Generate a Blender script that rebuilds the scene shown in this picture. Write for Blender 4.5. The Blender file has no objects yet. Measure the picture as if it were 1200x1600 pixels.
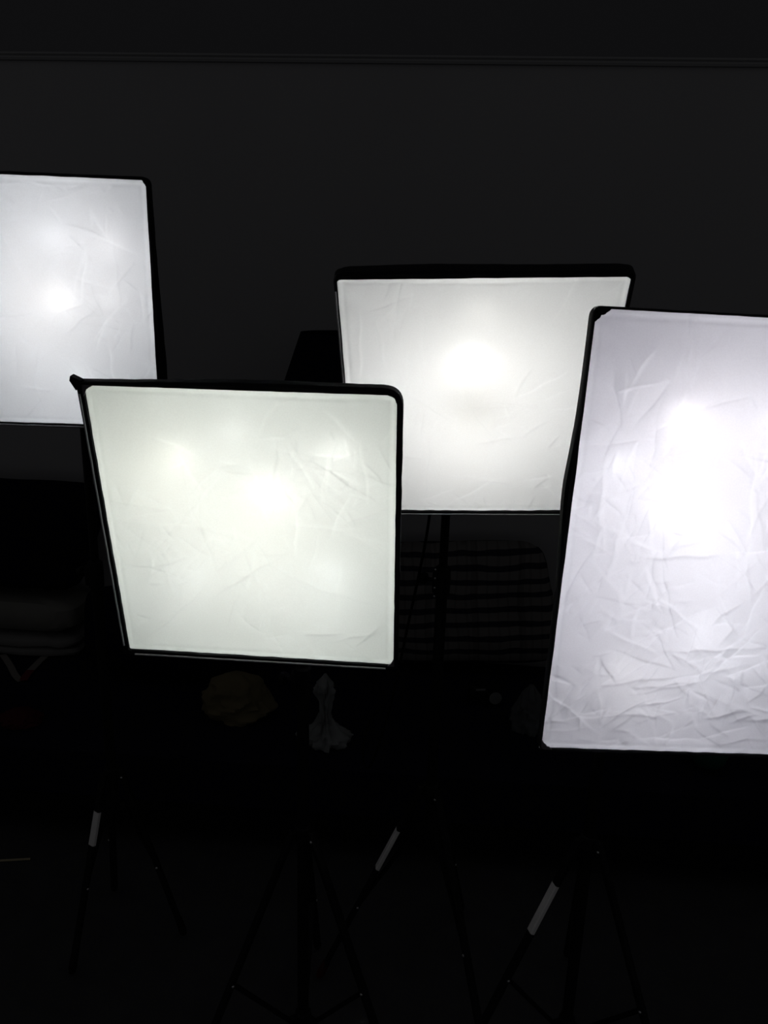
import bpy, bmesh, math, random
import numpy as np
from mathutils import Vector, Matrix, noise

SC = bpy.context.scene
COL = SC.collection
PI = math.pi

# ------------------------------------------------------------------ camera
TH, RO, CAM_H = math.radians(16.0), math.radians(1.7), 1.55
F = Vector((0, math.cos(TH), -math.sin(TH)))
U0 = Vector((0, math.sin(TH), math.cos(TH)))
R0 = Vector((1, 0, 0))
RV = R0 * math.cos(RO) + U0 * math.sin(RO)
UV = U0 * math.cos(RO) - R0 * math.sin(RO)
cam_d = bpy.data.cameras.new('camera')
cam = bpy.data.objects.new('camera', cam_d)
COL.objects.link(cam)
cam.matrix_world = Matrix(((RV.x, UV.x, -F.x, 0), (RV.y, UV.y, -F.y, 0), (RV.z, UV.z, -F.z, CAM_H), (0, 0, 0, 1)))
cam_d.sensor_fit = 'VERTICAL'
cam_d.sensor_height = 24.0
cam_d.lens = 24.0 * 1202.0 / 1600.0
cam_d.clip_start = 0.02
SC.camera = cam

# ------------------------------------------------------------------ light and exposure
AMBIENT = 0.040
world = bpy.data.worlds.new('world')
SC.world = world
world.use_nodes = True
world.node_tree.nodes['Background'].inputs[0].default_value = (0.97, 0.97, 1.0, 1)
world.node_tree.nodes['Background'].inputs[1].default_value = AMBIENT
SC.view_settings.view_transform = 'Standard'
SC.view_settings.look = 'None'
SC.view_settings.exposure = 0.0
SC.view_settings.gamma = 1.0
SC.view_settings.use_curve_mapping = False
SC.cycles.use_denoising = True
SC.cycles.max_bounces = 14
SC.cycles.diffuse_bounces = 8
SC.cycles.glossy_bounces = 8
SC.cycles.transmission_bounces = 10
SC.cycles.sample_clamp_indirect = 4.0
SC.cycles.caustics_reflective = True
SC.cycles.caustics_refractive = True


# ------------------------------------------------------------------ helpers
def mat(name, col, rough=0.9, spec=0.3, metal=0.0, noise_scale=None, noise_amt=0.0, bump=0.0, bump_scale=200.0):
    m = bpy.data.materials.new(name)
    m.use_nodes = True
    nt = m.node_tree
    b = nt.nodes['Principled BSDF']
    b.inputs['Base Color'].default_value = (*col, 1)
    b.inputs['Roughness'].default_value = rough
    b.inputs['Specular IOR Level'].default_value = spec
    b.inputs['Metallic'].default_value = metal
    tc = nt.nodes.new('ShaderNodeTexCoord')
    if noise_scale:
        n = nt.nodes.new('ShaderNodeTexNoise')
        n.inputs['Scale'].default_value = noise_scale
        n.inputs['Detail'].default_value = 5
        nt.links.new(tc.outputs['Object'], n.inputs['Vector'])
        mx = nt.nodes.new('ShaderNodeMix')
        mx.data_type = 'RGBA'
        mx.inputs[6].default_value = (*[c * (1 - noise_amt) for c in col], 1)
        mx.inputs[7].default_value = (*[min(1, c * (1 + noise_amt)) for c in col], 1)
        nt.links.new(n.outputs['Fac'], mx.inputs[0])
        nt.links.new(mx.outputs[2], b.inputs['Base Color'])
    if bump:
        n2 = nt.nodes.new('ShaderNodeTexNoise')
        n2.inputs['Scale'].default_value = bump_scale
        n2.inputs['Detail'].default_value = 6
        nt.links.new(tc.outputs['Object'], n2.inputs['Vector'])
        bp = nt.nodes.new('ShaderNodeBump')
        bp.inputs['Strength'].default_value = bump
        bp.inputs['Distance'].default_value = 0.004
        nt.links.new(n2.outputs['Fac'], bp.inputs['Height'])
        nt.links.new(bp.outputs['Normal'], b.inputs['Normal'])
    return m


def link_mesh(name, me, material, parent=None, smooth=True):
    if material is not None:
        me.materials.append(material)
    if smooth:
        me.polygons.foreach_set('use_smooth', [True] * len(me.polygons))
    o = bpy.data.objects.new(name, me)
    COL.objects.link(o)
    if parent is not None:
        o.parent = parent
    return o


def obj(name, bm, material, parent=None, smooth=True, fix=True):
    if fix:
        bmesh.ops.recalc_face_normals(bm, faces=bm.faces)
    me = bpy.data.meshes.new(name)
    bm.to_mesh(me)
    bm.free()
    o = link_mesh(name, me, material, parent, smooth)
    if smooth:
        try:
            me.set_sharp_from_angle(angle=math.radians(40))
        except Exception:
            pass
    return o


def thing(name, label, cat, loc=(0, 0, 0), group=None, rot=None):
    o = bpy.data.objects.new(name, None)
    o.empty_display_size = 0.05
    COL.objects.link(o)
    o.location = loc
    if rot is not None:
        o.rotation_euler = rot
    o['label'] = label
    o['category'] = cat
    if group:
        o['group'] = group
    return o


def tag(o, label, cat, group=None):
    o['label'] = label
    o['category'] = cat
    if group:
        o['group'] = group
    return o


def struct(o):
    o['kind'] = 'structure'
    return o


def add_box(bm, c, size, M=None, bevel=0.0):
    r = bmesh.ops.create_cube(bm, size=1.0)
    vs = r['verts']
    for v in vs:
        v.co = Vector((v.co.x * size[0], v.co.y * size[1], v.co.z * size[2]))
    if bevel:
        es = list({e for v in vs for e in v.link_edges})
        g = bmesh.ops.bevel(bm, geom=es, offset=bevel, segments=2, affect='EDGES', profile=0.5)
        vs = list({v for f in g['faces'] for v in f.verts} | {v for v in vs if v.is_valid})
    for v in vs:
        if M is not None:
            v.co = M @ v.co
        v.co += Vector(c)
    return bm


def add_tube(bm, pts, radii, sides=14, cap=True):
    pts = [Vector(p) for p in pts]
    if not hasattr(radii, '__len__'):
        radii = [radii] * len(pts)
    rings = []
    prev = None
    for i, p in enumerate(pts):
        if i == 0:
            d = pts[1] - p
        elif i == len(pts) - 1:
            d = p - pts[i - 1]
        else:
            d = (pts[i + 1] - p).normalized() + (p - pts[i - 1]).normalized()
        d.normalize()
        if prev is None:
            a = d.orthogonal().normalized()
        else:
            a = (prev - d * prev.dot(d)).normalized()
        prev = a
        b = d.cross(a)
        rings.append([bm.verts.new(p + (a * math.cos(2 * PI * k / sides) + b * math.sin(2 * PI * k / sides)) * radii[i]) for k in range(sides)])
    for r0, r1 in zip(rings, rings[1:]):
        for k in range(sides):
            bm.faces.new((r0[k], r0[(k + 1) % sides], r1[(k + 1) % sides], r1[k]))
    if cap:
        bm.faces.new(rings[0][::-1])
        bm.faces.new(rings[-1])
    return bm


def add_loft(bm, rings, closed=True, cap0=False, cap1=False):
    """rings: equal-length lists of points joined one to the next"""
    vr = [[bm.verts.new(Vector(p)) for p in r] for r in rings]
    n = len(vr[0])
    for a, b in zip(vr, vr[1:]):
        for k in range(n if closed else n - 1):
            bm.faces.new((a[k], a[(k + 1) % n], b[(k + 1) % n], b[k]))
    if cap0:
        bm.faces.new(vr[0][::-1])
    if cap1:
        bm.faces.new(vr[-1])
    return bm


def add_lathe(bm, prof, c=(0, 0, 0), axis=(0, 0, 1), sides=24):
    """prof: (radius, height) pairs"""
    ax = Vector(axis).normalized()
    a = ax.orthogonal().normalized()
    b = ax.cross(a)
    rings = []
    for r, h in prof:
        rings.append([Vector(c) + ax * h + (a * math.cos(2 * PI * k / sides) + b * math.sin(2 * PI * k / sides)) * max(r, 1e-5) for k in range(sides)])
    return add_loft(bm, rings, True, True, True)


def ring_rect(w, h, z, n, cx=0, cy=0):
    """n points per side, counter-clockwise from the top left"""
    P = []
    c = [(-w / 2, h / 2), (w / 2, h / 2), (w / 2, -h / 2), (-w / 2, -h / 2)]
    for i in range(4):
        a, b = c[i], c[(i + 1) % 4]
        for k in range(n):
            t = k / n
            P.append(Vector((cx + a[0] + (b[0] - a[0]) * t, cy + a[1] + (b[1] - a[1]) * t, z)))
    return P


# ------------------------------------------------------------------ materials
M_WALL = mat('wall_paint', (0.268, 0.265, 0.272), 0.9, 0.1, noise_scale=3.0, noise_amt=0.05, bump=0.08, bump_scale=60)
M_WALL_FALLOFF = mat('wall_paint_falloff', (0.148, 0.148, 0.156), 0.9, 0.1, noise_scale=3.0, noise_amt=0.05, bump=0.08, bump_scale=60)  # upper wall painted darker to stand in for ambient light falling off
M_RAIL = mat('rail_paint', (0.25, 0.25, 0.255), 0.7, 0.1)
M_FLOOR = mat('dark_floor', (0.043, 0.043, 0.046), 0.9, 0.05, noise_scale=14, noise_amt=0.25, bump=0.3, bump_scale=300)
M_BLACK = mat('black_fabric', (0.0045, 0.0045, 0.005), 0.95, 0.05, bump=0.2, bump_scale=900)
M_TRIM = mat('black_trim_tape', (0.010, 0.010, 0.012), 0.8, 0.1, bump=0.3, bump_scale=1500)
M_EDGE_LINE = mat('grey_edge_line', (0.50, 0.50, 0.52), 0.6, 0.3)
M_METAL = mat('black_stand_enamel', (0.006, 0.006, 0.007), 0.6, 0.12)
M_PLAST = mat('black_plastic', (0.006, 0.006, 0.007), 0.55, 0.15)
M_RUBBER = mat('black_rubber', (0.008, 0.006, 0.006), 0.9, 0.1)
M_REDTIP = mat('red_brown_rubber', (0.05, 0.012, 0.012), 0.9, 0.1)
M_RIVET = mat('bright_rivet_steel', (0.75, 0.75, 0.75), 0.35, 0.5, metal=1.0)
M_STICK = mat('white_paper_sticker', (0.68, 0.67, 0.66), 0.7, 0.2, noise_scale=40, noise_amt=0.06)
M_CORD = mat('black_rubber_cord', (0.004, 0.004, 0.004), 0.7, 0.1)


def diffuser_material(name, col, lobe, rough=0.5):
    m = bpy.data.materials.new(name)
    m.use_nodes = True
    nt = m.node_tree
    for n in list(nt.nodes):
        nt.nodes.remove(n)
    N = nt.nodes.new
    out = N('ShaderNodeOutputMaterial')
    tr = N('ShaderNodeBsdfTranslucent')
    rf = N('ShaderNodeBsdfRefraction')
    df = N('ShaderNodeBsdfDiffuse')
    rf.inputs['Roughness'].default_value = rough
    rf.inputs['IOR'].default_value = 1.35
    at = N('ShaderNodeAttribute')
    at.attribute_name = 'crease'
    # woven grain: a fine, faint variation of the thread density
    tc = N('ShaderNodeTexCoord')
    nz = N('ShaderNodeTexNoise')
    nz.inputs['Scale'].default_value = 480
    nz.inputs['Detail'].default_value = 3
    nt.links.new(tc.outputs['Object'], nz.inputs['Vector'])
    mr = N('ShaderNodeMapRange')
    mr.inputs['From Min'].default_value = 0.3
    mr.inputs['From Max'].default_value = 0.7
    mr.inputs['To Min'].default_value = 0.92
    mr.inputs['To Max'].default_value = 1.0
    nt.links.new(nz.outputs['Fac'], mr.inputs['Value'])
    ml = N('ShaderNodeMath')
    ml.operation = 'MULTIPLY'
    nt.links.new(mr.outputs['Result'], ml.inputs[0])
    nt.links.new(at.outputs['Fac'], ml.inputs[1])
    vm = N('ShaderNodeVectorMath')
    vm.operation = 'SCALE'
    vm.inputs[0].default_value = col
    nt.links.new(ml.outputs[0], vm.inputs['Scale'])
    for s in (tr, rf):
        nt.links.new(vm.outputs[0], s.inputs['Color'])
    df.inputs['Color'].default_value = (*col, 1)
    m1 = N('ShaderNodeMixShader')
    m1.inputs[0].default_value = lobe
    nt.links.new(tr.outputs[0], m1.inputs[1])
    nt.links.new(rf.outputs[0], m1.inputs[2])
    m2 = N('ShaderNodeMixShader')
    m2.inputs[0].default_value = 0.55
    nt.links.new(m1.outputs[0], m2.inputs[1])
    nt.links.new(df.outputs[0], m2.inputs[2])
    nt.links.new(m2.outputs[0], out.inputs['Surface'])
    return m


def lining_material(name, col, rough):
    m = mat(name, col, rough, 0.5, metal=1.0, bump=0.35, bump_scale=26)
    return m


def bulb_material(name, col, strength):
    m = bpy.data.materials.new(name)
    m.use_nodes = True
    nt = m.node_tree
    b = nt.nodes['Principled BSDF']
    b.inputs['Base Color'].default_value = (0.9, 0.9, 0.9, 1)
    b.inputs['Emission Color'].default_value = (*col, 1)
    b.inputs['Emission Strength'].default_value = strength
    return m


# ------------------------------------------------------------------ the room
WA = math.radians(4.0)
WT = Vector((math.cos(WA), -math.sin(WA), 0))
WN = Vector((-math.sin(WA), -math.cos(WA), 0))
WO = Vector((0, 2.5, 0))


def W(u, d, z):
    """u along the back wall, d out from it into the room, z up"""
    return WO + WT * u + WN * d + Vector((0, 0, z))


WROT = -WA
WM = Matrix.Rotation(-WA, 3, 'Z')   # local x along the wall, -y out of it

bm = bmesh.new()
add_loft(bm, [[W(-4, 0, 0), W(4, 0, 0), W(4, -0.12, 0), W(-4, -0.12, 0)],
              [W(-4, 0, 2.19), W(4, 0, 2.19), W(4, -0.12, 2.19), W(-4, -0.12, 2.19)]], True, True, False)
v0 = len(bm.faces)
add_loft(bm, [[W(-4, 0, 2.19), W(4, 0, 2.19), W(4, -0.12, 2.19), W(-4, -0.12, 2.19)],
              [W(-4, 0, 3.0), W(4, 0, 3.0), W(4, -0.12, 3.0), W(-4, -0.12, 3.0)]], True, False, True)
bm.faces.ensure_lookup_table()
for i, f in enumerate(bm.faces):
    f.material_index = 1 if i >= v0 else 0
wall = struct(obj('wall_back', bm, M_WALL, smooth=False))
wall.data.materials.append(M_WALL_FALLOFF)

bm = bmesh.new()
prof = [(0.000, 2.183), (0.007, 2.184), (0.010, 2.190), (0.008, 2.195), (0.013, 2.199), (0.013, 2.204), (0.000, 2.206)]
add_loft(bm, [[W(-4, d, z) for d, z in prof], [W(4, d, z) for d, z in prof]], True, True, True)
struct(obj('trim_1', bm, M_RAIL, smooth=False))

bm = bmesh.new()
add_loft(bm, [[(-4, -1.5, -0.05), (4, -1.5, -0.05), (4, 3.0, -0.05), (-4, 3.0, -0.05)],
              [(-4, -1.5, 0), (4, -1.5, 0), (4, 3.0, 0), (-4, 3.0, 0)]], True, True, True)
struct(obj('floor', bm, M_FLOOR, smooth=False))


# ------------------------------------------------------------------ softboxes
def pose(yaw, pitch, roll):
    B = Matrix(((1, 0, 0), (0, 0, -1), (0, 1, 0)))
    return (Matrix.Rotation(yaw, 3, 'Z') @ B @ Matrix.Rotation(pitch, 3, 'X') @ Matrix.Rotation(roll, 3, 'Z'))


def crease_field(w, h, n, seed, folds, amp, zones):
    """height of the cloth and a crease mask on a grid; folds are short sharp ridges, zones say where they crowd"""
    rng = np.random.default_rng(seed)
    nx = n
    ny = int(round(n * h / w))
    X, Y = np.meshgrid(np.linspace(-w / 2, w / 2, nx + 1), np.linspace(-h / 2, h / 2, ny + 1))
    Z = np.zeros_like(X)
    C = np.zeros_like(X)
    # slow waves of the stretched cloth
    for k in range(7):
        a = rng.uniform(0, 2 * PI)
        f = rng.uniform(9, 30)
        Z += 0.0009 * np.sin((X * math.cos(a) + Y * math.sin(a)) * f + rng.uniform(0, 6.28)) * 7 / (7 + k)
    segs = []
    for k in range(folds):
        zc = zones[rng.integers(len(zones))]
        cx = rng.normal(zc[0], zc[2]) * w
        cy = rng.normal(zc[1], zc[3]) * h
        a = rng.normal(zc[4], zc[5]) if len(zc) > 4 else rng.uniform(0, PI)
        L = rng.gamma(2.2, 0.013) + 0.006
        A = rng.uniform(0.35, 1.0) * rng.choice((-1, 1)) * min(1.0, (L / 0.035) ** 0.5)
        segs.append((cx, cy, a, L, A))
        # a crease often forks at its end
        for q in range(rng.integers(0, 3)):
            sg = rng.choice((-1, 1))
            a2 = a + rng.uniform(0.5, 1.3) * rng.choice((-1, 1))
            L2 = L * rng.uniform(0.3, 0.8)
            ex, ey = cx + math.cos(a) * L * 0.8 * sg, cy + math.sin(a) * L * 0.8 * sg
            segs.append((ex + math.cos(a2) * L2, ey + math.sin(a2) * L2, a2, L2, A * rng.choice((-0.8, 0.7))))
    for (cx, cy, a, L, A) in segs:
        wd = rng.uniform(0.0009, 0.0022)
        A = A * amp
        bend = rng.normal(0, 0.5)
        ca, sa = math.cos(a), math.sin(a)
        s = (X - cx) * ca + (Y - cy) * sa
        d = -(X - cx) * sa + (Y - cy) * ca + bend * s * s + 0.0012 * np.sin(s * rng.uniform(60, 140) + rng.uniform(0, 6))
        along = np.clip(1 - (s / L) ** 2, 0, 1) ** 1.2
        # a ridge with a long lee side, as a pressed crease has
        lee = rng.uniform(3, 9)
        side = np.where(d > 0, np.exp(-d / (wd * lee)), np.exp(d / (wd * 1.1)))
        Z += A * side * along
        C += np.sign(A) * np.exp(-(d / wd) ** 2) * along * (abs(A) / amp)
    # hem: the doubled edge puckers
    e = np.minimum.reduce([X + w / 2, w / 2 - X, Y + h / 2, h / 2 - Y])
    t = np.where(np.minimum(X + w / 2, w / 2 - X) < np.minimum(Y + h / 2, h / 2 - Y), Y, X)
    pk = np.zeros_like(X)
    for k in range(6):
        pk += np.sin(t * rng.uniform(60, 260) + rng.uniform(0, 6.28)) * rng.uniform(0.3, 1)
    hem = np.exp(-((e - 0.009) / 0.0035) ** 2)
    Z += 0.0006 * pk * np.exp(-e / 0.012) + 0.0010 * hem
    edge = np.clip(e / 0.012, 0, 1)
    Z *= 0.25 + 0.75 * edge
    return X, Y, Z, C, e


def build_softbox(name, label, w, h, loc, ypr, trim, radii, bow, depth, bulb, cols, seed, folds, amp, zones, patches,
                  grey_sides, bulge_amt=0.004, tab=None, group='lit softboxes'):
    """trim = widths (top, right, bottom, left) of the black edge; radii = corner radii TL TR BR BL"""
    root = thing(name, label, 'softbox', loc, group)
    root.rotation_mode = 'QUATERNION'
    root.rotation_quaternion = pose(*ypr).to_quaternion()
    rng = random.Random(seed)
    # --- diffuser cloth
    n = 270
    X, Y, Z, C, e = crease_field(w + 0.004, h + 0.004, n, seed, folds, amp, zones)
    ny, nx = X.shape
    me = bpy.data.meshes.new('diffuser')
    V = np.stack([X, Y, Z - 0.001], -1).reshape(-1, 3)
    idx = np.arange(nx * ny).reshape(ny, nx)
    Q = np.stack([idx[:-1, :-1], idx[:-1, 1:], idx[1:, 1:], idx[1:, :-1]], -1).reshape(-1, 4)
    me.from_pydata(V.tolist(), [], Q.tolist())
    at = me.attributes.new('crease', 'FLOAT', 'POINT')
    crease_shade = np.clip(1.0 + 0.065 * np.clip(C, -1.3, 1.0), 0.84, 1.065)  # light and dark of the creases painted into the cloth colour
    at.data.foreach_set('value', crease_shade.reshape(-1).astype(np.float32))
    link_mesh('diffuser', me, diffuser_material('diffuser_cloth', cols['cloth'], cols['lobe'], cols['rough']), root)
    # --- black edge: loop of the visible cloth edge and loop of the outer rim
    cs = [(-1, 1), (1, 1), (1, -1), (-1, -1)]
    inner, outer, mid, tags = [], [], [], []
    tT, tR, tB, tL = trim
    side_w = [tT, tR, tB, tL]
    oc = [(-w / 2 - tL[0], h / 2 + tT[0]), (w / 2 + tR[0], h / 2 + tT[1]), (w / 2 + tR[1], -h / 2 - tB[1]), (-w / 2 - tL[1], -h / 2 - tB[0])]
    ic = [(-w / 2, h / 2), (w / 2, h / 2), (w / 2, -h / 2), (-w / 2, -h / 2)]
    inn = [Vector((0, -1)), Vector((-1, 0)), Vector((0, 1)), Vector((1, 0))]

    def side_pts(c, r, i, nn, outr):
        a, b = Vector(c[i]), Vector(c[(i + 1) % 4])
        d = (b - a).normalized()
        a2 = a + d * r[i]
        b2 = b - d * r[(i + 1) % 4]
        P = []
        for k in range(nn + 1):
            t = k / nn
            p = a2.lerp(b2, t)
            amt, c0, sg = bow[i]
            if outr:
                p -= inn[i] * amt * math.exp(-((t - c0) / sg) ** 2)
            p += inn[i] * (noise.noise(Vector((t * 14, seed * 3.1 + i * 7, 0.2 + outr))) * 0.0007 + noise.noise(Vector((t * 60, seed + i * 5, outr * 3.3))) * 0.0003) * (math.sin(PI * t) ** 0.5 if 0 < t < 1 else 0)
            P.append(p)
        return P

    def loop(c, r, outr):
        L = []
        for i in range(4):
            L += side_pts(c, r, i, 40, outr)
            # rounded corner i+1
            j = (i + 1) % 4
            d0 = (Vector(c[j]) - Vector(c[i])).normalized()
            d1 = (Vector(c[(j + 1) % 4]) - Vector(c[j])).normalized()
            p0 = Vector(c[j]) - d0 * r[j]
            p2 = Vector(c[j]) + d1 * r[j]
            for k in range(1, 8):
                t = k / 8
                L.append(p0 * (1 - t) ** 2 + Vector(c[j]) * 2 * t * (1 - t) + p2 * t * t)
        return L
    inner = loop(ic, [max(0.002, x * 0.5) for x in radii], False)
    outer = loop(oc, [max(0.003, x) for x in radii], True)
    bm = bmesh.new()
    add_loft(bm, [[(p.x, p.y, -0.004) for p in inner], [(p.x, p.y, 0.0035) for p in inner],
                  [(p.x * 0.35 + q.x * 0.65, p.y * 0.35 + q.y * 0.65, 0.0052) for p, q in zip(inner, outer)],
                  [(q.x, q.y, 0.0025) for q in outer], [(q.x, q.y, -0.012) for q in outer],
                  [(q.x * 0.965, q.y * 0.965, -0.030) for q in outer]], True)
    obj('edge_trim', bm, M_TRIM, root)
    # thin grey line along some of the sides
    for i in grey_sides:
        seg = range(i * 48 + 1, i * 48 + 40)
        pts = [(inner[k].x * 0.42 + outer[k].x * 0.58, inner[k].y * 0.42 + outer[k].y * 0.58, 0.0056) for k in seg]
        bm = bmesh.new()
        add_tube(bm, pts, 0.0013, 8)
        o = obj('edge_line', bm, M_EDGE_LINE, root)
        o['label'] = 'thin grey edge line'
    if tab:
        bm = bmesh.new()
        add_loft(bm, [[(p[0], p[1], -0.004) for p in tab], [(p[0], p[1], 0.0062) for p in tab]], True, True, True)
        o = obj('corner_tab', bm, M_TRIM, root, smooth=False)
        o['label'] = 'pointed black corner tab'
    # --- outer shell and silver lining
    nn = len(outer)
    back = []
    for k in range(nn):
        p = outer[k]
        a = math.atan2(p.y, p.x)
        back.append(Vector((math.cos(a) * 0.075, math.sin(a) * 0.075)))
    rings = []
    ringl = []
    for k in range(9):
        t = k / 8
        z = -0.022 - (depth - 0.022) * t
        bulge = bulge_amt * math.sin(PI * t)
        R = []
        RL = []
        for p, q in zip(outer, back):
            c = p * 0.972 * (1 - t) + q * t
            c = c * (1 + bulge / max(0.05, c.length))
            R.append((c.x, c.y, z))
            cl = c * (1 - 0.003 / max(0.04, c.length))
            RL.append((cl.x, cl.y, z + 0.002))
        rings.append(R)
        ringl.append(RL)
    bm = bmesh.new()
    add_loft(bm, rings, True, False, True)
    obj('shell', bm, M_BLACK, root)
    bm = bmesh.new()
    front = [(p.x * 0.999, p.y * 0.999, -0.003) for p in inner]
    add_loft(bm, [front] + ringl, True, False, True)
    obj('silver_lining', bm, cols['lining'], root)
    # four fibreglass rods inside the corners are hidden; the lamp itself:
    bx, by, bz = bulb
    bm = bmesh.new()
    L = depth - 0.02 + bz       # from the socket to the tip
    tip = Vector((bx, by, bz))
    base = Vector((0, 0, -depth + 0.022))
    axis = (tip - base).normalized()
    Ln = (tip - base).length
    g = cols.get('globe', 0.021)
    prof = [(0.013, 0.0), (0.015, 0.012), (g * 0.95, 0.020), (g, 0.026), (g, Ln * 0.6), (g, Ln - 0.012), (g * 0.86, Ln - 0.004), (g * 0.5, Ln - 0.0005), (0.002, Ln)]
    add_lathe(bm, prof, base, axis, 20)
    o = obj('bulb', bm, cols['bulb'], root)
    bm = bmesh.new()
    add_lathe(bm, [(0.0175, -0.0055), (0.0185, 0.0), (0.017, 0.003), (0.009, 0.0045), (0.001, 0.005)], tip, axis, 20)
    obj('hot_spot_cap', bm, cols['tip'], root)  # glowing cap added to the bulb to make the hot spot
    for (lx, ly, lz, rr, emat) in cols.get('added_lamps', ()):  # extra lamps added inside to even out and patch the glow
        bm = bmesh.new()
        add_lathe(bm, [(rr * 0.5, -0.006), (rr * 0.6, 0.0), (rr, 0.003), (rr, 0.008), (rr * 0.8, rr * 0.5 + 0.006), (rr * 0.3, rr * 0.62 + 0.006), (0.001, rr * 0.64 + 0.006)], (lx, ly, lz), (-lx * 0.25, -ly * 0.25, 0.12), 18)
        obj('bulb', bm, emat, root)  # an added unseen lamp, not the main bulb
    bm = bmesh.new()
    add_lathe(bm, [(0.021, 0.0), (0.023, 0.006), (0.023, 0.030), (0.020, 0.036), (0.020, 0.060), (0.026, 0.064), (0.026, 0.072)], (0, 0, -depth - 0.052), (0, 0, 1), 24)
    obj('lamp_socket', bm, M_PLAST, root)
    # --- corner pockets showing as dark flaps
    for (ci, a, b, jag, colr) in patches:
        sx, sy = cs[ci]
        pts = []
        m = 12
        for k in range(m + 1):
            t = k / m
            x = a * (1 - t)
            y = b * t
            q = 1 - 0.45 * math.sin(PI * t) * (1 - jag) + jag * 0.22 * noise.noise(Vector((t * 6, ci * 3.7 + seed, 1.0)))
            pts.append((x * q, y * q))
        ring = [(0, 0)] + pts
        bm = bmesh.new()
        top = [(sx * (w / 2 + 0.001 - p[0]), sy * (h / 2 + 0.001 - p[1]), 0.0042) for p in ring]
        bot = [(p[0], p[1], 0.0024) for p in top]
        add_loft(bm, [bot, top], True, True, True)
        o = obj('corner_pocket', bm, colr, root, smooth=False)
        o['label'] = 'dark fabric corner pocket'
    return root


def lin(r, g, b):
    f = lambda c: (c / 255 / 12.92 if c / 255 <= 0.04045 else ((c / 255 + 0.055) / 1.055) ** 2.4)
    return (f(r), f(g), f(b))


M_POCKET = mat('black_corner_nylon', (0.012, 0.011, 0.011), 0.8, 0.2, bump=0.5, bump_scale=300)
M_POCKETG = mat('grey_corner_nylon', (0.13, 0.12, 0.13), 0.7, 0.3, bump=0.5, bump_scale=200)

LOBE = 0.06
col_LF = dict(cloth=(0.90, 0.915, 0.89), lobe=LOBE, rough=0.9, lining=lining_material('silver_lining_a', (0.92, 0.95, 0.95), 0.28), bulb=bulb_material('warm_white_bulb_a', (1.0, 0.985, 0.95), 42), tip=bulb_material('hot_spot_tip_a', (1.0, 0.97, 0.86), 30),
              added_lamps=[(-0.12, 0.075, -0.10, 0.016, bulb_material('warm_white_added_lamp_a', (1.0, 0.97, 0.86), 19)), (0.115, 0.095, -0.10, 0.016, bulb_material('white_added_lamp_i', (1.0, 0.98, 0.95), 22)), (0.10, -0.11, -0.11, 0.016, bulb_material('white_added_lamp_j', (0.97, 0.985, 1.0), 16)), (-0.115, -0.115, -0.10, 0.016, bulb_material('white_added_lamp_p', (0.98, 0.985, 1.0), 8)), (-0.03, 0.125, -0.09, 0.015, bulb_material('white_added_lamp_q', (0.99, 0.985, 0.97), 9))])  # lamps added behind the cloth to brighten its patches and edges
col_MI = dict(cloth=(0.91, 0.91, 0.90), lobe=0.035, rough=0.9, lining=lining_material('silver_lining_b', (0.93, 0.945, 0.96), 0.28), bulb=bulb_material('warm_white_bulb_b', (0.985, 0.985, 0.99), 108), tip=bulb_material('hot_spot_tip_b', (1.0, 0.97, 0.88), 22),
              added_lamps=[(0.01, 0.115, -0.12, 0.016, bulb_material('warm_white_added_lamp_b', (1.0, 0.97, 0.90), 26)), (-0.12, 0.03, -0.09, 0.016, bulb_material('white_added_lamp_k', (0.97, 0.985, 1.0), 4)), (0.0, -0.115, -0.12, 0.016, bulb_material('warm_white_added_lamp_c', (1.0, 0.97, 0.90), 16))])
col_RI = dict(cloth=(0.90, 0.90, 0.92), lobe=LOBE, rough=0.9, lining=lining_material('silver_lining_c', (0.925, 0.93, 0.96), 0.28), bulb=bulb_material('white_bulb_c', (0.975, 0.96, 1.0), 32), tip=bulb_material('hot_spot_tip_c', (1.0, 0.95, 0.95), 19),
              added_lamps=[(-0.04, 0.165, -0.10, 0.018, bulb_material('white_added_lamp_c', (1.0, 0.95, 0.97), 29)), (-0.12, 0.10, -0.085, 0.015, bulb_material('white_added_lamp_o', (0.97, 0.96, 1.0), 15)), (-0.08, -0.20, -0.075, 0.016, bulb_material('white_added_lamp_d', (1.0, 0.97, 0.95), 6)), (0.04, -0.15, -0.10, 0.016, bulb_material('white_added_lamp_e', (0.95, 0.96, 1.0), 16)), (0.09, 0.17, -0.09, 0.018, bulb_material('white_added_lamp_h', (0.97, 0.96, 1.0), 20))])
col_LE = dict(cloth=(0.90, 0.91, 0.92), lobe=LOBE, rough=0.9, lining=lining_material('silver_lining_d', (0.925, 0.945, 0.965), 0.28), bulb=bulb_material('white_bulb_d', (0.98, 0.97, 0.98), 42), tip=bulb_material('hot_spot_tip_d', (1.0, 0.95, 0.91), 22),
              added_lamps=[(0.105, 0.01, -0.10, 0.016, bulb_material('white_added_lamp_f', (1.0, 0.96, 0.93), 10)), (0.04, -0.13, -0.10, 0.016, bulb_material('white_added_lamp_g', (0.95, 0.98, 1.0), 8)), (0.02, 0.11, -0.09, 0.016, bulb_material('white_added_lamp_m', (0.97, 0.97, 1.0), 12)), (0.115, 0.10, -0.09, 0.016, bulb_material('white_added_lamp_n', (1.0, 0.96, 0.96), 12))])

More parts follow.
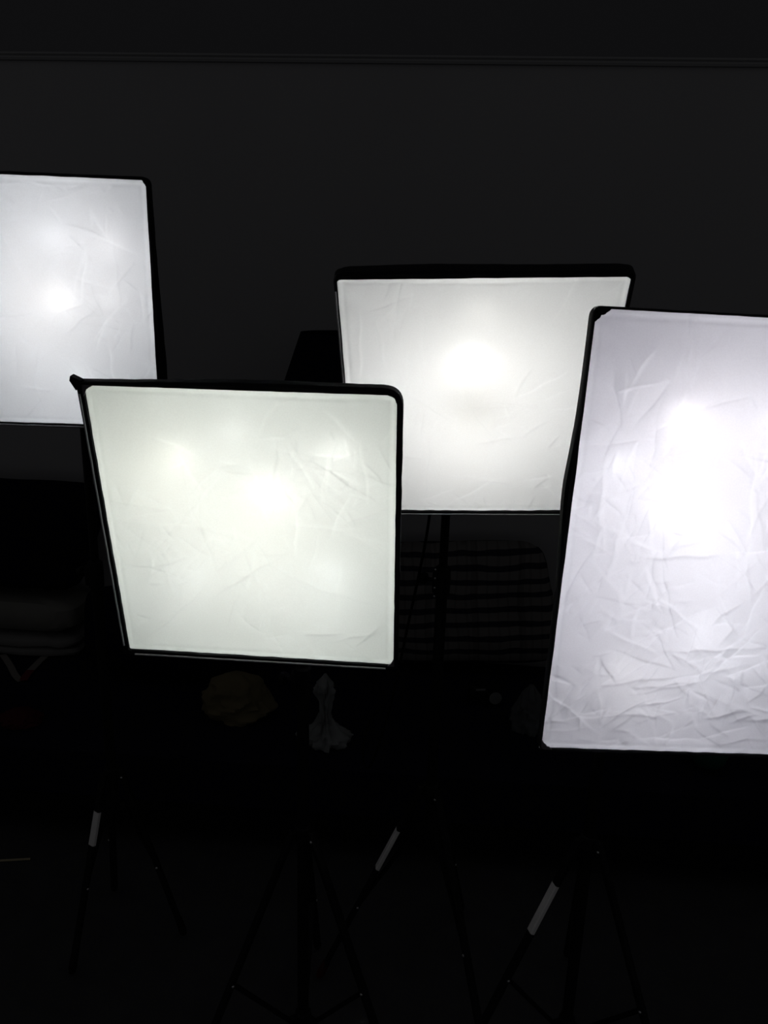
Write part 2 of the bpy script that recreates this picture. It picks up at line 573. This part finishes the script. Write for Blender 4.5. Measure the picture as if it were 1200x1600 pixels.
D = math.radians
build_softbox('softbox', 'square glowing softbox with a pointed top left corner, in front of the others', 0.40, 0.4123,
              (-0.183, 1.004, 1.224), (D(-4.4), D(10.6), D(0.4)),
              ((0.004, 0.009), (0.0075, 0.006), (0.0085, 0.007), (0.0085, 0.0085)), (0.004, 0.026, 0.006, 0.006),
              [(0.003, 0.55, 0.3), (0.0, 0.5, 0.3), (0.0, 0.5, 0.3), (0.0, 0.5, 0.3)], 0.19, (0.006, 0.01, -0.115), col_LF, 11, 130, 0.0016,
              [(0.12, 0.18, 0.16, 0.10), (-0.25, -0.05, 0.10, 0.12), (0.35, 0.2, 0.08, 0.08), (0, -0.1, 0.25, 0.25), (0.1, -0.35, 0.3, 0.08)],
              [(0, 0.017, 0.017, 0.3, M_POCKETG), (1, 0.014, 0.014, 0.2, M_POCKET), (2, 0.010, 0.016, 0.6, M_POCKETG), (3, 0.006, 0.006, 0.3, M_POCKET)], (2, 3), 0.004,
              [(-0.2128, 0.2185), (-0.2148, 0.2125), (-0.2083, 0.200), (-0.2005, 0.2035), (-0.2005, 0.2125), (-0.2065, 0.2155)])
build_softbox('softbox', 'square softbox tilted downwards, between the front one and the tall right one', 0.40, 0.4623,
              (0.137, 1.214, 1.374), (D(-0.8), D(30.7), D(2.5)),
              ((0.009, 0.010), (0.005, 0.012), (0.007, 0.007), (0.0045, 0.0045)), (0.014, 0.014, 0.006, 0.006),
              [(0.003, 0.3, 0.3), (0.0, 0.5, 0.3), (0.0, 0.5, 0.3), (0.0, 0.5, 0.3)], 0.18, (0.0, 0.0, -0.110), col_MI, 23, 60, 0.0012,
              [(0, 0.0, 0.3, 0.3), (0.2, -0.05, 0.15, 0.06, 0.1, 0.3), (-0.3, 0.3, 0.1, 0.2, 1.4, 0.2), (0.1, -0.4, 0.3, 0.05)],
              [(1, 0.009, 0.009, 0.6, M_POCKET), (0, 0.006, 0.008, 0.3, M_POCKET)], (2, 3), 0.010)
build_softbox('softbox', 'tall creased softbox at the right edge, upright and cut off by the photo', 0.40, 0.60,
              (0.438, 0.960, 1.233), (D(2.0), D(0.3), D(-1.4)),
              ((0.003, 0.003), (0.006, 0.006), (0.003, 0.003), (0.004, 0.003)), (0.014, 0.012, 0.010, 0.010),
              [(0.0, 0.5, 0.3), (0.0, 0.5, 0.3), (0.0, 0.5, 0.3), (0.007, 0.62, 0.14)], 0.20, (-0.018, 0.05, -0.125), col_RI, 37, 250, 0.0026,
              [(-0.1, -0.30, 0.25, 0.12), (-0.1, 0.2, 0.2, 0.10), (0.0, -0.1, 0.25, 0.2), (-0.3, 0.05, 0.1, 0.2, 1.4, 0.3), (0.0, -0.4, 0.3, 0.06, 0.1, 0.4), (-0.1, -0.2, 0.3, 0.2)],
              [(0, 0.021, 0.017, 0.9, M_POCKET), (3, 0.017, 0.015, 0.8, M_POCKETG)], ())
build_softbox('softbox', 'farthest left softbox, highest of the four, cut off by the left edge', 0.40, 0.40,
              (-0.596, 1.324, 1.511), (D(1.4), D(2.8), D(-0.5)),
              ((0.004, 0.005), (0.005, 0.012), (0.006, 0.006), (0.006, 0.006)), (0.006, 0.012, 0.006, 0.006),
              [(0.0, 0.5, 0.3), (0.004, 0.75, 0.3), (0.0, 0.5, 0.3), (0.0, 0.5, 0.3)], 0.165, (0.01, 0.008, -0.10), col_LE, 52, 80, 0.0015,
              [(0.0, 0.2, 0.25, 0.15), (0.2, -0.1, 0.2, 0.2), (0.3, 0.05, 0.1, 0.1), (0, 0.45, 0.4, 0.03, 0.0, 0.2), (0.1, -0.35, 0.3, 0.1)],
              [(1, 0.008, 0.012, 0.8, M_POCKET)], (2,), 0.012)


# ------------------------------------------------------------------ light stands
def build_stand(label, X, Y, zh, zc, r, az, tj, top, bend, sticker=None, tip=None, knobs=0.75, legw=0.0085, clamp_rivets=False):
    root = thing('light_stand', label, 'light stand', (X, Y, 0), 'black tripod light stands')
    bm = bmesh.new()
    add_tube(bm, [(0, 0, max(0.03, zc - 0.05)), (0, 0, zh + 0.02), (0, 0, knobs)], 0.0115, 18)
    obj('lower_pole', bm, M_METAL, root)
    bm = bmesh.new()
    add_tube(bm, [(0, 0, knobs - 0.03)] + [(0, 0, knobs + (top - knobs) * t) for t in (0.3, 0.6, 1.0)] + bend, 0.0085, 16)
    obj('upper_pole', bm, M_METAL, root)
    bm = bmesh.new()
    add_lathe(bm, [(0.012, -0.03), (0.0155, -0.028), (0.0165, 0.0), (0.0155, 0.028), (0.010, 0.032)], (0, 0, knobs), (0, 0, 1), 20)
    add_box(bm, (-0.014, -0.004, 0), (0.012, 0.016, 0.045), bevel=0.002)
    bm2 = bm
    for v in bm2.verts:
        pass
    cl = obj('clamp_collar', bm, M_PLAST, root)
    for v in cl.data.vertices:
        if v.co.z < knobs - 0.2:
            v.co.z += knobs
    bm = bmesh.new()
    add_lathe(bm, [(0.004, 0.0), (0.004, 0.014), (0.011, 0.015), (0.012, 0.024), (0.009, 0.028)], (-0.018, 0.004, knobs), (-1, 0.5, 0), 14)
    obj('clamp_knob', bm, M_PLAST, root)
    for dz in ((0.028, 0.010, -0.010, -0.028) if clamp_rivets else ()):
        bm = bmesh.new()
        add_lathe(bm, [(0.0024 if abs(dz) > 0.02 and dz > 0 else 0.0017, 0.0), (0.0020, 0.0016), (0.0008, 0.0024)], (-0.0155, -0.0125, knobs + dz), (-0.1, -1, 0), 10)
        o = obj('rivet', bm, M_RIVET, root)
    for zz, nm in ((zh, 'leg_hub'), (zc, 'strut_collar')):
        bm = bmesh.new()
        add_lathe(bm, [(0.012, -0.016), (0.0165, -0.014), (0.0175, 0.0), (0.0165, 0.014), (0.012, 0.016)], (0, 0, zz), (0, 0, 1), 20)
        for k in range(3):
            a = math.radians(az + 120 * k)
            Mz = Matrix.Rotation(a, 3, 'Z')
            add_box(bm, Mz @ Vector((0.020, 0, 0)) + Vector((0, 0, zz)), (0.018, 0.013, 0.022), Mz, 0.002)
        obj(nm, bm, M_PLAST, root)
    for k in range(3):
        a = math.radians(az + 120 * k)
        d = Vector((math.cos(a), math.sin(a), 0))
        A = d * 0.024 + Vector((0, 0, zh))
        B = d * r + Vector((0, 0, 0.010))
        ax = (B - A).normalized()
        tan = Vector((-d.y, d.x, 0))
        up = ax.cross(tan)
        bm = bmesh.new()
        # flattened U-section bar
        prof = [(-1, -0.6), (-1, 0.45), (-0.7, 0.75), (0.7, 0.75), (1, 0.45), (1, -0.6)]
        add_loft(bm, [[p + tan * (q[0] * legw) + up * (q[1] * legw * 0.8) for q in prof] for p in (A - ax * 0.006, A.lerp(B, 0.5), B - ax * 0.01)], True, True, True)
        leg = obj('leg', bm, M_METAL, root, smooth=False)
        bm = bmesh.new()
        add_tube(bm, [B - ax * 0.045, B - ax * 0.012, B - ax * 0.001], [legw * 1.02, legw * 1.12, legw * 0.9], 12)
        obj('rubber_foot', bm, M_REDTIP if tip == k else M_RUBBER, leg)
        J = A.lerp(B, tj)
        S = d * 0.026 + Vector((0, 0, zc))
        bm = bmesh.new()
        off = up * (-0.004)
        sx = (J - S).normalized()
        su = sx.cross(tan)
        add_loft(bm, [[p + tan * (q[0] * 0.0062) + su * (q[1] * 0.0045) for q in prof] for p in (S - sx * 0.004, S.lerp(J, 0.5), J + sx * 0.006)], True, True, True)
        strut = obj('strut', bm, M_METAL, root, smooth=False)
        side = tan if tan.y < 0 else -tan
        bm = bmesh.new()
        add_lathe(bm, [(0.0030, 0.0), (0.0030, 0.0018), (0.0014, 0.0030)], J + side * legw * 0.95, side, 12)
        obj('rivet', bm, M_RIVET, leg)
        if k == 2:
            bm = bmesh.new()
            hp = A + ax * 0.006
            add_lathe(bm, [(0.0026, 0.0), (0.0026, 0.0018), (0.0012, 0.0028)], hp + side * legw * 0.95, side, 12)
            obj('rivet', bm, M_RIVET, leg)
        if sticker and sticker[0] == k:
            t0, t1 = sticker[1], sticker[2]
            o_n = up if up.y < 0 else -up
            sd = tan
            bm = bmesh.new()
            hw = legw * 0.86
            # the paper wraps the front and one flank of the bar
            pr = [(-1.02, 0.62), (-1.02, -0.45), (1.02, -0.45), (1.02, 0.62)]
            sgn = 1 if o_n == up else -1
            o2 = [(-1.06, -0.4), (-1.06, 0.5), (-0.72, 0.83), (0.72, 0.83), (1.06, 0.5), (1.06, -0.4)]
            i2 = [(-1.01, -0.4), (-1.01, 0.46), (-0.70, 0.77), (0.70, 0.77), (1.01, 0.46), (1.01, -0.4)]
            ringp = o2 + i2[::-1]
            add_loft(bm, [[A.lerp(B, t) + tan * (q[0] * legw) + up * (q[1] * legw * 0.8) for q in ringp] for t in (t0, (t0 + t1) / 2, t1)], True, True, True)
            s = obj('sticker', bm, M_STICK, leg, smooth=False)
            s['label'] = 'pale paper sticker'
    return root


build_stand('light stand under the front softbox, its pole rising at the middle of the photo',
            -0.139, 1.265, 0.535, 0.075, 0.245, 88, 0.57, 1.16, [(-0.022, -0.035, 1.232)], None, None, 0.86)
build_stand('light stand behind the front one, holding the downward tilted softbox, sticker on its left leg',
            0.120, 1.434, 0.5177, 0.42, 0.24, 62, 0.60, 1.40, [(0.015, -0.03, 1.455)], (1, 0.20, 0.40), 1, 1.0, clamp_rivets=True)
build_stand('light stand at the right holding the tall creased softbox, sticker on its left leg',
            0.418, 1.27, 0.53, 0.075, 0.245, 76, 0.57, 1.15, [(0.01, -0.062, 1.215)], (1, 0.17, 0.37), None, 0.84)
build_stand('farthest left light stand with closely folded legs, sticker on its left leg',
            -0.613, 1.5425, 0.46, 0.37, 0.15, 118, 0.56, 1.44, [(0.008, -0.022, 1.500)], (1, 0.17, 0.34), None, 0.95)

# cord hanging from the tilted softbox
bm = bmesh.new()
pts = [(0.128, 1.46, 1.43), (0.10, 1.462, 1.36), (0.094, 1.46, 1.20), (0.088, 1.45, 1.10), (0.072, 1.44, 1.00), (0.055, 1.435, 0.90), (0.036, 1.43, 0.78), (0.02, 1.45, 0.68), (-0.01, 1.54, 0.50), (-0.03, 1.70, 0.38), (-0.04, 1.84, 0.345), (-0.03, 1.98, 0.342), (0.02, 2.10, 0.342)]
# smooth the cord
def chaikin(P, n=2):
    P = [Vector(p) for p in P]
    for _ in range(n):
        Q = [P[0]]
        for a, b in zip(P, P[1:]):
            Q += [a.lerp(b, 0.25), a.lerp(b, 0.75)]
        P = Q + [P[-1]]
    return P
add_tube(bm, chaikin(pts), 0.0028, 8)
tag(obj('power_cord', bm, M_CORD), 'thin black cord hanging beside the pole of the downward tilted softbox', 'cord')


# ------------------------------------------------------------------ daybed and the things heaped on it
def cushion_bm(w, h, t, n=26, lump=0.0, seed=0, corner=4.0):
    """a stuffed slab in the local x (w) / z (h) plane, t thick along y"""
    bm = bmesh.new()
    rings = []
    pts = []
    for s in (-1, 1):
        g = []
        for j in range(n + 1):
            row = []
            for i in range(n + 1):
                a = -1 + 2 * i / n
                b = -1 + 2 * j / n
                # squircle outline
                k = 1 - 0.10 * (abs(a) ** corner) * (abs(b) ** corner)
                prof_ = ((1 - abs(a) ** 3.5) * (1 - abs(b) ** 3.5)) ** 0.42
                x = a * w / 2 * k
                z = b * h / 2 * k
                y = s * t / 2 * prof_
                nz = noise.noise(Vector((a * 2.2 + seed, b * 2.2, s * 0.7 + seed))) * lump + noise.noise(Vector((a * 6 + seed, b * 6, s))) * lump * 0.35
                row.append(Vector((x + nz * 0.3, y + s * nz * prof_, z + nz * 0.4)))
            g.append(row)
        pts.append(g)
    vs = []
    for g in pts:
        vs.append([[bm.verts.new(p) for p in row] for row in g])
    for g in vs:
        for j in range(n):
            for i in range(n):
                bm.faces.new((g[j][i], g[j][i + 1], g[j + 1][i + 1], g[j + 1][i]))
    bmesh.ops.remove_doubles(bm, verts=bm.verts, dist=0.0004)
    # close the rim
    rim = [e for e in bm.edges if e.is_boundary]
    if rim:
        try:
            bmesh.ops.bridge_loops(bm, edges=rim)
        except Exception:
            pass
    return bm


def crumple_bm(prof, seed, sx=1.0, sy=1.0, amp=0.35, n=34, freq=2.5, sides=44):
    """a crumpled closed shape standing on z=0: prof = (height, radius) pairs"""
    bm = bmesh.new()
    hs = np.linspace(prof[0][0], prof[-1][0], n)
    rs = np.interp(hs, [p[0] for p in prof], [p[1] for p in prof])
    rings = []
    H = prof[-1][0]
    for h, r in zip(hs, rs):
        R = []
        for k in range(sides):
            a = 2 * PI * k / sides
            p = Vector((math.cos(a) * freq, math.sin(a) * freq, h / H * freq * 1.3))
            f = 1 + amp * (noise.ridged_multi_fractal(p + Vector((seed, seed * 2, 0)), 1.0, 2.0, 3, 1.0, 2.0) * 0.5 - 0.55)
            f += amp * 0.5 * noise.noise(p * 0.7 + Vector((seed * 3, 0, 0)))
            R.append(Vector((math.cos(a) * r * f * sx, math.sin(a) * r * f * sy, h)))
        rings.append(R)
    add_loft(bm, rings, True, True, True)
    return bm


def place(o, u, d, z, rx=0.0, rz=0.0, ry=0.0):
    o.location = W(u, d, z)
    o.rotation_euler = (rx, ry, WROT + rz)
    return o


M_BED = mat('black_bedding', (0.010, 0.010, 0.019), 0.95, 0.03, noise_scale=9, noise_amt=0.3, bump=0.4, bump_scale=25)
M_BEDB = mat('dark_bed_base', (0.008, 0.008, 0.010), 0.9, 0.05)
BED_Z = 0.33
bed = thing('daybed', 'low dark bed along the wall, covered in black bedding, beneath the heaped clothes', 'bed', W(-0.05, 0.36, 0))
bed.rotation_euler = (0, 0, WROT)
bm = bmesh.new()
nxx, nyy = 60, 20
rows = []
for j in range(nyy + 1):
    row = []
    for i in range(nxx + 1):
        a, b = -1 + 2 * i / nxx, -1 + 2 * j / nyy
        z = 0.30 + 0.03 * ((1 - abs(a) ** 14) * (1 - abs(b) ** 10)) ** 0.5 + 0.004 * noise.noise(Vector((a * 9, b * 4, 0)))
        row.append(bm.verts.new((a * 1.35, b * 0.335, z)))
    rows.append(row)
for j in range(nyy):
    for i in range(nxx):
        bm.faces.new((rows[j][i], rows[j][i + 1], rows[j + 1][i + 1], rows[j + 1][i]))
rimv = rows[0] + [r[-1] for r in rows[1:]] + rows[-1][-2::-1] + [r[0] for r in rows[-2:0:-1]]
low = [bm.verts.new((v.co.x * 1.002, v.co.y * 1.005, 0.16)) for v in rimv]
for k in range(len(rimv)):
    k2 = (k + 1) % len(rimv)
    bm.faces.new((rimv[k], rimv[k2], low[k2], low[k]))
bm.faces.new(low)
obj('mattress', bm, M_BED, bed)
bm = bmesh.new()
add_box(bm, (0, 0, 0.11), (2.66, 0.64, 0.10), bevel=0.01)
obj('bed_base', bm, M_BEDB, bed)
for sx in (-1, 1):
    for sy in (-1, 1):
        bm = bmesh.new()
        add_lathe(bm, [(0.022, 0.0), (0.026, 0.03), (0.028, 0.07)], (sx * 1.22, sy * 0.26, 0), (0, 0, 1), 14)
        obj('leg', bm, M_BEDB, bed)


def plaid_material():
    m = bpy.data.materials.new('plaid_cloth')
    m.use_nodes = True
    nt = m.node_tree
    b = nt.nodes['Principled BSDF']
    b.inputs['Roughness'].default_value = 0.95
    b.inputs['Specular IOR Level'].default_value = 0.03
    tc = nt.nodes.new('ShaderNodeTexCoord')
    sp = nt.nodes.new('ShaderNodeSeparateXYZ')
    wv = nt.nodes.new('ShaderNodeTexNoise')
    wv.inputs['Scale'].default_value = 7
    nt.links.new(tc.outputs['Object'], wv.inputs['Vector'])
    ws = nt.nodes.new('ShaderNodeVectorMath')
    ws.operation = 'MULTIPLY_ADD'
    ws.inputs[1].default_value = (0.03, 0.0, 0.03)
    nt.links.new(wv.outputs['Color'], ws.inputs[0])
    nt.links.new(tc.outputs['Object'], ws.inputs[2])
    nt.links.new(ws.outputs[0], sp.inputs[0])

    def bands(sock, period, duty, off):
        a = nt.nodes.new('ShaderNodeMath'); a.operation = 'MULTIPLY_ADD'
        a.inputs[1].default_value = 1 / period; a.inputs[2].default_value = off
        nt.links.new(sock, a.inputs[0])
        f = nt.nodes.new('ShaderNodeMath'); f.operation = 'FRACT'
        nt.links.new(a.outputs[0], f.inputs[0])
        g = nt.nodes.new('ShaderNodeMath'); g.operation = 'GREATER_THAN'
        g.inputs[1].default_value = duty
        nt.links.new(f.outputs[0], g.inputs[0])
        return g.outputs[0]
    hz = bands(sp.outputs['Z'], 0.046, 0.40, 0.15)
    vt = bands(sp.outputs['X'], 0.034, 0.22, 0.3)
    vt2 = bands(sp.outputs['X'], 0.15, 0.15, 0.5)
    c1 = nt.nodes.new('ShaderNodeMix'); c1.data_type = 'RGBA'
    c1.inputs[6].default_value = (0.024, 0.024, 0.032, 1)
    c1.inputs[7].default_value = (0.125, 0.118, 0.115, 1)
    nt.links.new(hz, c1.inputs[0])
    c2 = nt.nodes.new('ShaderNodeMix'); c2.data_type = 'RGBA'; c2.blend_type = 'MULTIPLY'
    c2.inputs[0].default_value = 1.0
    nt.links.new(c1.outputs[2], c2.inputs[6])
    mr = nt.nodes.new('ShaderNodeMapRange'); mr.inputs['To Min'].default_value = 0.82
    nt.links.new(vt, mr.inputs['Value'])
    mr2 = nt.nodes.new('ShaderNodeMapRange'); mr2.inputs['To Min'].default_value = 0.80
    nt.links.new(vt2, mr2.inputs['Value'])
    mm = nt.nodes.new('ShaderNodeMath'); mm.operation = 'MULTIPLY'
    nt.links.new(mr.outputs[0], mm.inputs[0]); nt.links.new(mr2.outputs[0], mm.inputs[1])
    nt.links.new(mm.outputs[0], c2.inputs[7])
    nt.links.new(c2.outputs[2], b.inputs['Base Color'])
    return m


M_CUSH = mat('black_velvet', (0.006, 0.006, 0.012), 1.0, 0.02, bump=0.2, bump_scale=60)
M_PALE = mat('pale_cotton', (0.155, 0.152, 0.148), 0.95, 0.05, noise_scale=6, noise_amt=0.25, bump=0.6, bump_scale=18)
M_PALE2 = mat('pale_linen', (0.145, 0.142, 0.130), 0.95, 0.05, noise_scale=5, noise_amt=0.3, bump=0.6, bump_scale=15)
M_MUST = mat('mustard_cloth', (0.125, 0.105, 0.060), 0.95, 0.05, noise_scale=8, noise_amt=0.4, bump=0.5, bump_scale=20)
M_REDC = mat('dark_red_cloth', (0.050, 0.010, 0.014), 0.95, 0.05, noise_scale=8, noise_amt=0.3, bump=0.5, bump_scale=20)
M_GREEN = mat('dark_green_cloth', (0.012, 0.050, 0.036), 0.95, 0.05)
M_STRAP = mat('pale_webbing', (0.16, 0.15, 0.14), 0.9, 0.05, bump=0.3, bump_scale=300)
M_REDS = mat('red_webbing', (0.11, 0.02, 0.025), 0.9, 0.05)
M_WOOD = mat('pale_wood_stick', (0.30, 0.26, 0.17), 0.7, 0.2, noise_scale=30, noise_amt=0.3)
M_SHADE = mat('black_lampshade', (0.006, 0.007, 0.012), 0.95, 0.03, bump=0.2, bump_scale=400)

# plaid cushion leaning on the wall
bm = cushion_bm(0.66, 0.41, 0.13, 30, 0.012, 3.0, 7.0)
for v in bm.verts:      # it spreads where it sits
    if v.co.x > 0:
        v.co.x -= 0.035 * (v.co.z / 0.205) * (v.co.x / 0.33)
o = obj('plaid_cushion', bm, plaid_material())
tag(o, 'dark plaid cushion propped against the wall behind the pole of the downward tilted softbox', 'cushion')
place(o, 0.245, 0.115, 0.566, -0.16, 0.0, -0.07)

# large black cushion
bm = cushion_bm(0.78, 0.37, 0.13, 26, 0.010, 8.0, 9.0)
for v in bm.verts:      # slumped: the right side leans in towards the foot
    t = (0.185 - v.co.z) / 0.37
    if v.co.x > 0:
        v.co.x -= 0.13 * t * (v.co.x / 0.39)
o = obj('black_cushion', bm, M_CUSH)
tag(o, 'large black cushion leaning on the wall at the far left, above the pale folded clothes', 'cushion')
place(o, -1.275, 0.125, 0.730, -0.14, 0.0, 0.0)

# black bag behind the front softbox
o = obj('duffel_bag', cushion_bm(0.56, 0.27, 0.20, 22, 0.020, 15.0, 4.0), M_CUSH)
tag(o, 'slumped black bag on the bed, right of the pale folded clothes', 'bag')
place(o, -0.655, 0.29, 0.480, -0.05, 0.0, 0.04)


# folded pale clothes, one on the other
def folded_bm(w, dep, t, seed, layers):
    bm = bmesh.new()
    nn = 40
    for L in range(layers):
        z0 = t * L / layers
        z1 = t * (L + 1) / layers
        R = []
        cx = 0.012 * noise.noise(Vector((L * 3.1, seed, 0)))
        for (s, zz) in ((0.0, z0 + 0.002), (0.8, z0 + 0.001), (0.97, z0 + (z1 - z0) * 0.2), (1.0, (z0 + z1) / 2), (0.97, z1 - (z1 - z0) * 0.2), (0.8, z1 - 0.001), (0.0, z1)):
            ring = []
            for k in range(nn):
                a = 2 * PI * k / nn
                ca, sa = math.cos(a), math.sin(a)
                e = 0.35
                x = math.copysign(abs(ca) ** e, ca) * w / 2 * max(s, 0.01) + cx
                y = math.copysign(abs(sa) ** e, sa) * dep / 2 * max(s, 0.01)
                wv = noise.noise(Vector((x * 14, y * 14, seed + L * 2)))
                ring.append(Vector((x + 0.010 * wv, y + 0.012 * noise.noise(Vector((y * 11, x * 11, seed + L))), zz + (0.010 * wv if zz > 0.006 or L else 0.0) * (1 if s < 0.99 else 0.6))))
            R.append(ring)
        add_loft(bm, R, True, True, True)
    return bm


g = 'folded clothes at the left'
o = obj('folded_cloth', folded_bm(0.38, 0.20, 0.070, 2.0, 2), M_PALE)
tag(o, 'lower pale folded cloth in the pile on the bed, straps hanging in front', 'clothes', g)
place(o, -1.195, 0.14, BED_Z + 0.002, 0, 0.03)
o = obj('folded_cloth', folded_bm(0.37, 0.19, 0.100, 5.0, 1), M_PALE2)
tag(o, 'upper pale folded cloth in the pile, just below the large black cushion', 'clothes', g)
place(o, -1.19, 0.135, BED_Z + 0.088, 0, -0.03)

# strap loop with a red end lying on the bedding in front of the pile
def ribbon(pts, wd, material, name, parent=None):
    P = chaikin(pts, 2)
    bm = bmesh.new()
    rings = []
    for i, p in enumerate(P):
        d = (P[min(i + 1, len(P) - 1)] - P[max(i - 1, 0)]).normalized()
        s = d.cross(Vector((0, 0, 1)))
        s = s.normalized() if s.length > 1e-4 else Vector((1, 0, 0))
        n = s.cross(d).normalized()
        rings.append([p + s * wd / 2 + n * 0.001, p - s * wd / 2 + n * 0.001, p - s * wd / 2 - n * 0.001, p + s * wd / 2 - n * 0.001])
    add_loft(bm, rings, True, True, True)
    return obj(name, bm, material, parent, smooth=False)


st = thing('bag_strap', 'pale webbing strap looped in front of the folded clothes, one end red', 'strap', W(-1.11, 0.40, BED_Z))
st.rotation_euler = (0, 0, WROT)
ribbon([(-0.149, 0.165, 0.005), (-0.082, 0.094, 0.005), (-0.030, 0.030, 0.005), (0.005, 0.002, 0.005)], 0.020, M_STRAP, 'strap_band', st)
ribbon([(-0.004, 0.170, 0.006), (-0.004, 0.127, 0.006), (0.000, 0.069, 0.006)], 0.024, M_STRAP, 'strap_band', st)
o = ribbon([(0.000, 0.069, 0.0065), (0.004, 0.035, 0.0065), (0.012, 0.003, 0.0065)], 0.025, M_REDS, 'strap_end', st)
o['label'] = 'red end of the strap'

# mustard cloth
o = obj('mustard_cloth', crumple_bm([(0.0, 0.085), (0.02, 0.105), (0.07, 0.10), (0.11, 0.07), (0.135, 0.02)], 4.0, 1.0, 0.75, 0.45, freq=1.6), M_MUST)
tag(o, 'crumpled mustard brown cloth on the bed beneath the front softbox', 'cloth')
place(o, -0.385, 0.50, BED_Z + 0.001)

# plastic bag
def plastic_material():
    m = mat('cloudy_plastic', (0.26, 0.27, 0.27), 0.35, 0.35, noise_scale=18, noise_amt=0.6)
    m.node_tree.nodes['Principled BSDF'].inputs['Transmission Weight'].default_value = 0.35
    m.node_tree.nodes['Principled BSDF'].inputs['IOR'].default_value = 1.2
    return m


o = obj('plastic_bag', crumple_bm([(0.0, 0.058), (0.012, 0.066), (0.03, 0.055), (0.055, 0.026), (0.09, 0.014), (0.125, 0.016), (0.16, 0.026), (0.18, 0.022), (0.20, 0.008), (0.21, 0.003)], 9.0, 1.0, 0.8, 0.8, 60, 3.2), plastic_material())
tag(o, 'pale twisted plastic bag standing on the bed right of the front pole', 'bag')
place(o, -0.105, 0.61, BED_Z + 0.001)

# small camera-like gadget with pale rings
gd = thing('compact_camera', 'small dark gadget with a pale ring, on the bed right of the tilted softbox pole', 'gadget', W(0.352, 0.335, BED_Z))
gd.rotation_euler = (0, 0, WROT + 0.2)
bm = bmesh.new()
add_box(bm, (0, 0, 0.034), (0.10, 0.040, 0.062), bevel=0.006)
add_box(bm, (-0.012, 0, 0.068), (0.034, 0.030, 0.012), bevel=0.003)
obj('camera_body', bm, M_PLAST, gd)
bm = bmesh.new()
add_lathe(bm, [(0.020, 0.0), (0.020, 0.020), (0.017, 0.022), (0.013, 0.014)], (0.024, -0.020, 0.036), (0, -1, 0), 22)
obj('lens', bm, M_PLAST, gd)
M_RINGP = mat('pale_ring_metal', (0.16, 0.16, 0.16), 0.5, 0.3)
bm = bmesh.new()
add_lathe(bm, [(0.0165, 0.0), (0.0195, 0.0), (0.0195, 0.003), (0.0165, 0.003)], (0.024, -0.0405, 0.036), (0, -1, 0), 22)
o = obj('lens_ring', bm, M_RINGP, gd)
o['label'] = 'pale lens ring'
bm = bmesh.new()
add_box(bm, (-0.018, -0.0205, 0.055), (0.030, 0.002, 0.006))
obj('name_plate', bm, M_RINGP, gd, smooth=False)

# grey crumpled cloth
M_GREY = mat('grey_cloth', (0.085, 0.088, 0.092), 0.95, 0.05, noise_scale=9, noise_amt=0.5, bump=0.5, bump_scale=20)
o = obj('grey_cloth', crumple_bm([(0.0, 0.050), (0.03, 0.058), (0.07, 0.045), (0.11, 0.03), (0.14, 0.008)], 13.0, 0.9, 0.8, 0.5, freq=1.9), M_GREY)
tag(o, 'crumpled grey cloth on the bed, left of the tall right softbox', 'cloth')
place(o, 0.475, 0.47, BED_Z + 0.001)

# red cloth at the left edge, green pouch at the right
o = obj('red_cloth', crumple_bm([(0.0, 0.055), (0.015, 0.060), (0.03, 0.04), (0.042, 0.01)], 21.0, 1.0, 0.8, 0.4), M_REDC)
tag(o, 'dark red cloth on the bed at the left edge of the photo', 'cloth')
place(o, -0.985, 0.62, BED_Z + 0.002)
bm = bmesh.new()
add_lathe(bm, [(0.012, 0.0), (0.030, 0.008), (0.046, 0.026), (0.050, 0.048), (0.042, 0.070), (0.022, 0.084), (0.006, 0.088)], (0, 0, 0), (0, 0, 1), 26)
o = obj('green_pouch', bm, M_GREEN)
tag(o, 'rounded dark green pouch on the bed, just below the right softbox', 'pouch')
place(o, 0.945, 0.60, BED_Z - 0.001)

# pale stick on the floor
bm = bmesh.new()
add_tube(bm, [(-1.32, 1.737, 0.004), (-1.10, 1.766, 0.004), (-0.955, 1.784, 0.004)], 0.0032, 8)
tag(obj('wooden_stick', bm, M_WOOD), 'thin pale stick on the floor at the left edge', 'stick')

# wall lamp with a black tapered shade, unlit
wl = thing('wall_lamp', 'unlit lamp with a black tapered shade behind the downward tilted softbox', 'lamp', W(-0.095, 0.0, 1.25))
wl.rotation_euler = (0, 0, WROT)
bm = bmesh.new()
cy = -0.27
outr = [(0.232, -0.10), (0.233, -0.098), (0.138, 0.182), (0.137, 0.184)]
inr = [(0.134, 0.182), (0.229, -0.098)]
a0 = []
sides = 40
rings = [[Vector((r * math.cos(2 * PI * k / sides), cy + r * math.sin(2 * PI * k / sides), z)) for k in range(sides)] for r, z in outr + inr + [(0.232, -0.10)]]
add_loft(bm, rings, True)
obj('lamp_shade', bm, M_SHADE, wl)
bm = bmesh.new()
add_tube(bm, [(0, -0.01, 0.02), (0, -0.14, 0.02), (0, cy, 0.02), (0, cy, 0.09)], 0.007, 10)
add_tube(bm, [(-0.135, cy, 0.172), (0, cy, 0.16), (0.135, cy, 0.172)], 0.0025, 8)
add_tube(bm, [(0, cy, 0.08), (0, cy, 0.165)], 0.005, 8)
obj('lamp_arm', bm, M_METAL, wl)
bm = bmesh.new()
add_lathe(bm, [(0.045, 0.0), (0.045, 0.010), (0.038, 0.016), (0.010, 0.018)], (0, 0, 0.02), (0, -1, 0), 24)
obj('wall_plate', bm, M_METAL, wl)
